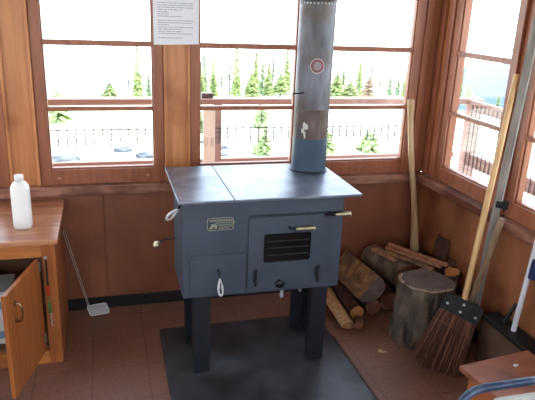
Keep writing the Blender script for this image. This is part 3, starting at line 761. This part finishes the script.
mb = MB(); mb.box((L0 + .12, yb - .024, .50), (L1 - .12, yb - .004, zt - .030), .008); mb.build('backrest', vinyl, ch, True)

# ---------------------------------------------------------------- outside
RY, RX = 3.99, 2.69
mb = MB()
for k in range(5): mb.box((BX0 - 1, BY1 + .125 + k * .17, -.06), (RX + .1, BY1 + .29 + k * .17, -.02))
for k in range(5): mb.box((BX1 + .125 + k * .17, BY0 - 1, -.06), (BX1 + .29 + k * .17, BY1 + .12, -.02))
mb.box((BX0 - .9, BY1 + .13, -.5), (RX + .05, BY1 + .2, -.061)); 
struct(mb.build('floor_catwalk', deck_m))
rb = empty('back_railing', (.3, RY, 0), 'red-brown wooden catwalk railing beyond the back windows', 'railing')
MB().box((-2.6, RY - .02, 1.052), (RX + .03, RY + .08, 1.092), .004).build('handrail', rail_m, rb)
MB().box((-2.6, RY, .628), (RX - .05, RY + .035, .668), .004).build('lower_rail', rail_m, rb)
for x in (-2.1, -.85, .745, 2.56, ): MB().box((x - .026, RY + .001, -.06), (x + .026, RY + .05, 1.051), .004).build('post', rail_m, rb)
mb = MB(); x = -2.55
while x < 2.6: mb.tube([(x, RY - .008, .786), (x, RY - .008, .897)], .0052, 4); x += .056
for z in (.786, .822, .858, .889): mb.tube([(-2.55, RY - .008, z), (2.6, RY - .008, z)], .0030 if z < .88 else .0048, 4)
mb.build('wire_mesh', wire_m, rb)
rr_ = empty('side_railing', (RX, 2, 0), 'red-brown catwalk railing with wire mesh beyond the right windows', 'railing')
MB().box((RX, -1.5, 1.005), (RX + .04, RY - .03, 1.085), .004).build('handrail', rail_m, rr_)
MB().box((RX, -1.5, .585), (RX + .035, RY - .05, .685), .004).build('lower_rail', rail_m, rr_)
for y in (RY + .03, 2.2, .6): MB().box((RX + .041, y - .06, -.06), (RX + .13, y + .04, 1.09), .005).build('post', rail_m, rr_)
mb = MB(); y = -1.4
while y < RY - .06: mb.tube([(RX - .006, y, .50), (RX - .006, y, 1.06)], .0036, 4); y += .05
for z in (.50, .56, .61, .66, .72, .78, .84, .90, .96, 1.01, 1.06): mb.tube([(RX - .006, -1.4, z), (RX - .006, RY - .06, z)], .0016, 4)
mb.build('wire_mesh', wire_m, rr_)
# white panel with two characters, fixed on the railing between the jamb and the post
wpn = empty('white_sign', (.677, RY - .03, .8), 'narrow white sign panel with two grey characters on the back railing', 'sign')
MB().box((.634, RY - .045, .56), (.716, RY - .03, 1.02), .002).build('panel', white_w, wpn)
gt = mat('sign_grey', s(150, 155, 150), .7)
for rings_ in (((.654, .800, .009, .030),), ((.696, .815, .008, .012), (.696, .788, .009, .013))):
    mb = MB()
    for cx, cz, rx, rz in rings_: mb.tube([(cx + rx * math.cos(a * PI / 10), RY - .0455, cz + rz * math.sin(a * PI / 10)) for a in range(20)], .0022, 5, closed=True)
    mb.build('number', gt, wpn)
rb2 = MB().box((.632, RY + .005, 1.093), (.712, RY + .055, 1.128), .004).build('metal_box', mat('grey_box_paint', s(92, 88, 94), .6), origin=(.67, RY, 1.09))
tag(rb2, 'small grey metal box on the back handrail above the white sign', 'box')

# terrain
def gz(x, y):
    d = math.hypot(x, y) if y > 0 else math.hypot(x, y)
    z = -.95 if d < 17.4 else 1.7 - .152 * d
    if d > 85: z -= (d - 85) * .35
    return max(z, -80) + (.18 * noise.noise(V((x * .15, y * .15, 0))) if d > 7 else 0)
mb = MB(); bm = mb.bm; rings = []
rad = [0.01, 3, 6, 8, 10, 12, 14, 16, 18, 21, 25, 30, 36, 43, 50, 58, 66, 75, 85, 100, 130, 180, 260, 400]
for r_ in rad: rings.append([bm.verts.new((r_ * math.cos(2 * PI * k / 96), r_ * math.sin(2 * PI * k / 96), gz(r_ * math.cos(2 * PI * k / 96), r_ * math.sin(2 * PI * k / 96)))) for k in range(96)])
for A_, B_ in zip(rings, rings[1:]):
    for k in range(96): bm.faces.new((A_[k], A_[(k + 1) % 96], B_[(k + 1) % 96], B_[k]))
struct(mb.build('ground', ground_m, smooth=True))
# distant hills
hill_far = mat('haze_pale_forest', s(158, 170, 180), 1, col2=s(168, 180, 188), scale=.02, detail=6)  # paler still, distance haze put into the base colour
def ridge(name, dist, a0, a1, h, seed, depth=60, m=hill_m):
    mb = MB(); bm = mb.bm; rows = []
    n = 80
    for j in range(7):
        row = []
        for i in range(n + 1):
            a = a0 + (a1 - a0) * i / n; f = math.sin(PI * j / 6); d = dist + depth * (j / 3 - 1)
            hh = (h(i / n) + 4 * noise.noise(V((i * .12, seed, j * .2))) + 1.2 * noise.noise(V((i * .6, seed, 5)))) 
            row.append(bm.verts.new((d * math.sin(a), d * math.cos(a), -85 + (hh + 85) * f)))
        rows.append(row)
    for A_, B_ in zip(rows, rows[1:]):
        for i in range(n): bm.faces.new((A_[i], A_[i + 1], B_[i + 1], B_[i]))
    return struct(mb.build(name, m, smooth=True))
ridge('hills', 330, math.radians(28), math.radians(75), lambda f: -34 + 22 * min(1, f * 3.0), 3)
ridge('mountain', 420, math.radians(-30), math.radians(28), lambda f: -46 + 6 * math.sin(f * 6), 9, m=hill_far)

# conifers
def conifer(h, w_, seed, m_, dens=1.0, bare=.0):
    random.seed(seed); mb = MB()
    n = int(230 * dens)
    for i in range(n):
        f = bare + (1 - bare) * (i / n) ** 1.05; z = h * (.04 + .95 * f); L_ = w_ * (1 - f) ** .8 * random.uniform(.65, 1.2) * 1.12 + .06
        a = random.uniform(0, 2 * PI); d = V((math.cos(a), math.sin(a), 0)); sd = V((-d.y, d.x, 0))
        p = V((0, 0, z)); dr = L_ * random.uniform(.25, .55); wd_ = L_ * .26
        bm = mb.bm
        v = [bm.verts.new(p), bm.verts.new(p + d * L_ * .5 + sd * wd_ - V((0, 0, dr * .4))), bm.verts.new(p + d * L_ - V((0, 0, dr))), bm.verts.new(p + d * L_ * .5 - sd * wd_ - V((0, 0, dr * .4))), bm.verts.new(p + d * L_ * .5 + V((0, 0, .05 * h * .2))), bm.verts.new(p + d * L_ * .45 - V((0, 0, dr * .8)))]
        for q in ((0, 1, 4), (1, 2, 4), (2, 3, 4), (3, 0, 4), (0, 5, 1), (1, 5, 2), (2, 5, 3), (3, 5, 0)): bm.faces.new([v[j] for j in q])
    return mb
protos = []
for nm, h, w_, sd, m_, de, ba in (('fir_tree', 5, .62, 1, needle, 1.0, 0), ('fir_tree', 5, .50, 2, needle_b, .8, .05), ('fir_tree', 5, .30, 3, needle_b, .35, .3), ('fir_tree', 5, .9, 4, needle, 1.1, 0), ('fir_tree', 5, .85, 5, needle_r, .9, 0)):
    o = empty(nm, (0, 0, -500), 'proto', 'tree'); o['_base'] = [0, 0, 0]
    conifer(h, w_, sd, m_, de, ba).build('foliage', m_, o)
    mb = MB(); mb.tube([(0, 0, -.4), (0, 0, h * .5), (0, 0, h * 1.0)], [.09, .07, .04], 6); mb.build('trunk', trunk_m, o)
    protos.append(o)
TREES = [#  px-derived world x, y, base z, height, kind, label
    (-1.94, 55, -6.44, -0.18, 1, 'tiny pale fir low above the first window handrail, leftmost'),
    (0.26, 38, -4.11, 1.05, 3, 'bushy dark green fir in the first window, shorter than its right neighbour'),
    (2.30, 62, -7.68, 3.11, 2, 'thin bare fir snag in the first window, left of the tall fir'),
    (2.17, 42, -4.72, 3.32, 0, 'tall green fir near the right side of the first window'),
    (4.18, 60, -7.38, 2.55, 1, 'pale slim fir at the right edge of the first window'),
    (8.15, 52, -6.08, 2.69, 0, 'green fir at the left edge of the second window'),
    (9.38, 58, -6.98, 4.61, 1, 'tall blue-green fir, leftmost tall one in the second window'),
    (8.87, 50, -5.78, 3.42, 0, 'bushy tall fir, second tall one from the left in the second window'),
    (10.71, 56, -6.87, 3.30, 2, 'sparse grey snag between the tall firs left in the second window'),
    (12.72, 62, -7.68, 5.09, 2, 'very thin tall snag left of the gap in the second window'),
    (10.44, 48, -5.40, 3.86, 0, 'tall pointed fir just left of the gap in the second window'),
    (10.74, 44, -4.88, 1.88, 3, 'low light green fir just right of the gap in the second window'),
    (13.57, 54, -6.38, 3.94, 0, 'tall fir first right of the gap in the second window'),
    (12.67, 48, -5.48, 3.19, 1, 'blue-green fir in the middle right of the second window'),
    (12.09, 44, -4.81, 2.42, 0, 'light green fir in the right half of the second window'),
    (16.93, 60, -7.28, 4.71, 2, 'thin tall snag in the right half of the second window'),
    (11.86, 40, -4.15, 1.59, 3, 'low wide fir near the stovepipe, left of it'),
    (13.52, 44, -4.50, 2.94, 0, 'tall dark fir close left of the stovepipe'),
    (16.09, 40, -4.29, 1.92, 3, 'wide light green fir close right of the stovepipe'),
    (19.04, 46, -5.18, 2.53, 1, 'blue-green fir second to the right of the stovepipe'),
    (14.12, 33, -3.30, 1.07, 3, 'low light green fir under the tall one right of the stovepipe'),
    (21.37, 48, -5.48, 3.17, 0, 'tall slanting light green fir right of the stovepipe'),
    (19.54, 42, -4.59, 1.74, 4, 'rusty dying fir in the window right of the stovepipe'),
    (29.09, 62, -7.58, 4.44, 2, 'tall thin snag behind the rusty fir'),
    (28.26, 58, -6.98, 2.63, 2, 'thin grey snag right of the rusty fir'),
    (28.42, 56, -6.68, 2.35, 1, 'small blue-green fir, third from the corner post'),
    (30.38, 58, -6.98, 2.55, 1, 'small blue-green fir, second from the corner post'),
    (30.14, 56, -6.68, 2.37, 0, 'small green fir nearest the corner post in the third window'),
    (32.85, 50, -6.46, 2.65, 1, 'pale fir at the left edge of the right-hand wall window'),
    (37.10, 55, -7.28, 2.10, 3, 'small wide fir beside the pale one in the right-hand wall window'),
    (44.63, 60, -8.81, 2.11, 1, 'small fir in the right half of the right-hand wall window'),
]
used = set()
for (x, y, z, h, k, lab) in TREES:
    p = protos[k]
    if k not in used: o = p; used.add(k)
    else:
        o = p.copy(); C.objects.link(o)
        for c_ in list(p.children):
            d_ = c_.copy(); C.objects.link(d_); d_.parent = o
    o.location = (x, y, z); sc_ = h / 5 * (1.14 if k in (0, 1, 2) else 1.02); ws = max(sc_, .75) if k != 2 else sc_
    o.scale = (ws, ws, sc_); o.rotation_euler = (0, 0, random.uniform(0, 6))
    o['label'] = lab; o['group'] = 'firs beyond the catwalk'
# young firs and rocks near the catwalk
def bush(x, y, h, lab, seed, w_=.35):
    z = gz(x, y) - .02
    o = empty('young_fir', (x, y, z), lab, 'shrub', 'young firs on the pale ground'); b_ = o['_base']; o['_base'] = [0, 0, 0]
    conifer(h, w_ * .55, seed, needle, .35).build('foliage', needle_y, o)
    mb = MB(); mb.tube([(0, 0, -.05), (0, 0, h * .9)], [.03, .008], 6); mb.build('trunk', trunk_m, o)
bush(2.75, 10.2, .55, 'young fir low behind the second window, nearest the catwalk', 41)
bush(3.46, 13.1, .75, 'young fir behind the second window, farther out above the wire mesh', 42)
bush(4.0, 10.3, .6, 'leafy young fir just right of the stovepipe, low in the window', 43, .4)
bush(5.05, 10.6, .45, 'young fir low in the window right of the stovepipe, middle of the pane', 44, .6)
bush(-1.05, 14.0, .8, 'young fir low in the first window, left of its middle', 45, .6)
bush(1.95, 12.5, .5, 'young fir in front of the white sign side of the second window', 46, .4)
def rock(x, y, r, seed, lab, sq=.5):
    mb = MB(); bmesh.ops.create_icosphere(mb.bm, subdivisions=3, radius=r)
    for v in mb.bm.verts:
        q = 1 + .35 * noise.noise(v.co * (1.6 / r) + V((seed, 0, 0))) + .12 * noise.noise(v.co * (5 / r) + V((seed, 3, 0)))
        v.co = V((v.co.x * q * 1.5, v.co.y * q, v.co.z * q * sq))
    o = mb.build('rock', rock_m); o.location = (x, y, gz(x, y) + r * .1)
    tag(o, lab, 'rock', 'rocks on the pale ground')
for i, (x, y, r_, lab) in enumerate(((-.72, 9.9, .22, 'grey rock low at the left of the first window'), (.25, 10.6, .12, 'small grey rock low at the right of the first window, left of its neighbour'), (.66, 10.1, .15, 'grey rock low at the right end of the first window'),
        (1.93, 10.1, .10, 'small flat rock right of the white sign, lowest of three'), (2.02, 10.7, .13, 'flat rock right of the white sign, middle of three'), (1.96, 11.3, .13, 'flat rock right of the white sign, highest of three'))):
    rock(x, y, r_, i * 3.1, lab, .45)

# ---------------------------------------------------------------- light, camera
w_ = bpy.data.worlds.new('sky'); bpy.context.scene.world = w_; w_.use_nodes = True
N = w_.node_tree.nodes; L = w_.node_tree.links; bg = N['Background']
tc = N.new('ShaderNodeTexCoord'); sx = N.new('ShaderNodeSeparateXYZ'); L.new(tc.outputs['Generated'], sx.inputs[0])
rp = N.new('ShaderNodeValToRGB'); L.new(sx.outputs['Z'], rp.inputs[0])
rp.color_ramp.elements[0].position = 0; rp.color_ramp.elements[0].color = (.93, .97, 1, 1)
rp.color_ramp.elements[1].position = .6; rp.color_ramp.elements[1].color = (.62, .78, 1, 1)
L.new(rp.outputs[0], bg.inputs[0]); bg.inputs[1].default_value = 4.5
sl = bpy.data.lights.new('sun', 'SUN'); sl.energy = 9; sl.angle = math.radians(.6); sl.color = (1, .95, .86)
so = bpy.data.objects.new('sun', sl); C.objects.link(so)
so.rotation_euler = V((.38, .34, .86)).to_track_quat('Z', 'Y').to_euler()

f_, pi_, ro_, ya_ = 588.61, .3164, .0406, .2744
fwd = V((math.sin(ya_) * math.cos(pi_), math.cos(ya_) * math.cos(pi_), -math.sin(pi_)))
r0 = V((math.cos(ya_), -math.sin(ya_), 0)); u0 = r0.cross(fwd)
Rr = r0 * math.cos(ro_) + u0 * math.sin(ro_); Uu = u0 * math.cos(ro_) - r0 * math.sin(ro_)
cd = bpy.data.cameras.new('camera'); cam = bpy.data.objects.new('camera', cd); C.objects.link(cam)
M = Matrix((Rr, Uu, -fwd)).transposed().to_4x4(); M.translation = V((0, 0, 1.7)); cam.matrix_world = M
cd.sensor_width = 36; cd.lens = 36 * f_ / 535; cd.clip_start = .02; cd.clip_end = 2000
sc = bpy.context.scene; sc.camera = cam
sc.view_settings.view_transform = 'Standard'; sc.view_settings.look = 'None'; sc.view_settings.gamma = 1; sc.view_settings.use_curve_mapping = False
sc.view_settings.exposure = .6
for o in bpy.data.objects:
    if '_base' in o: del o['_base']
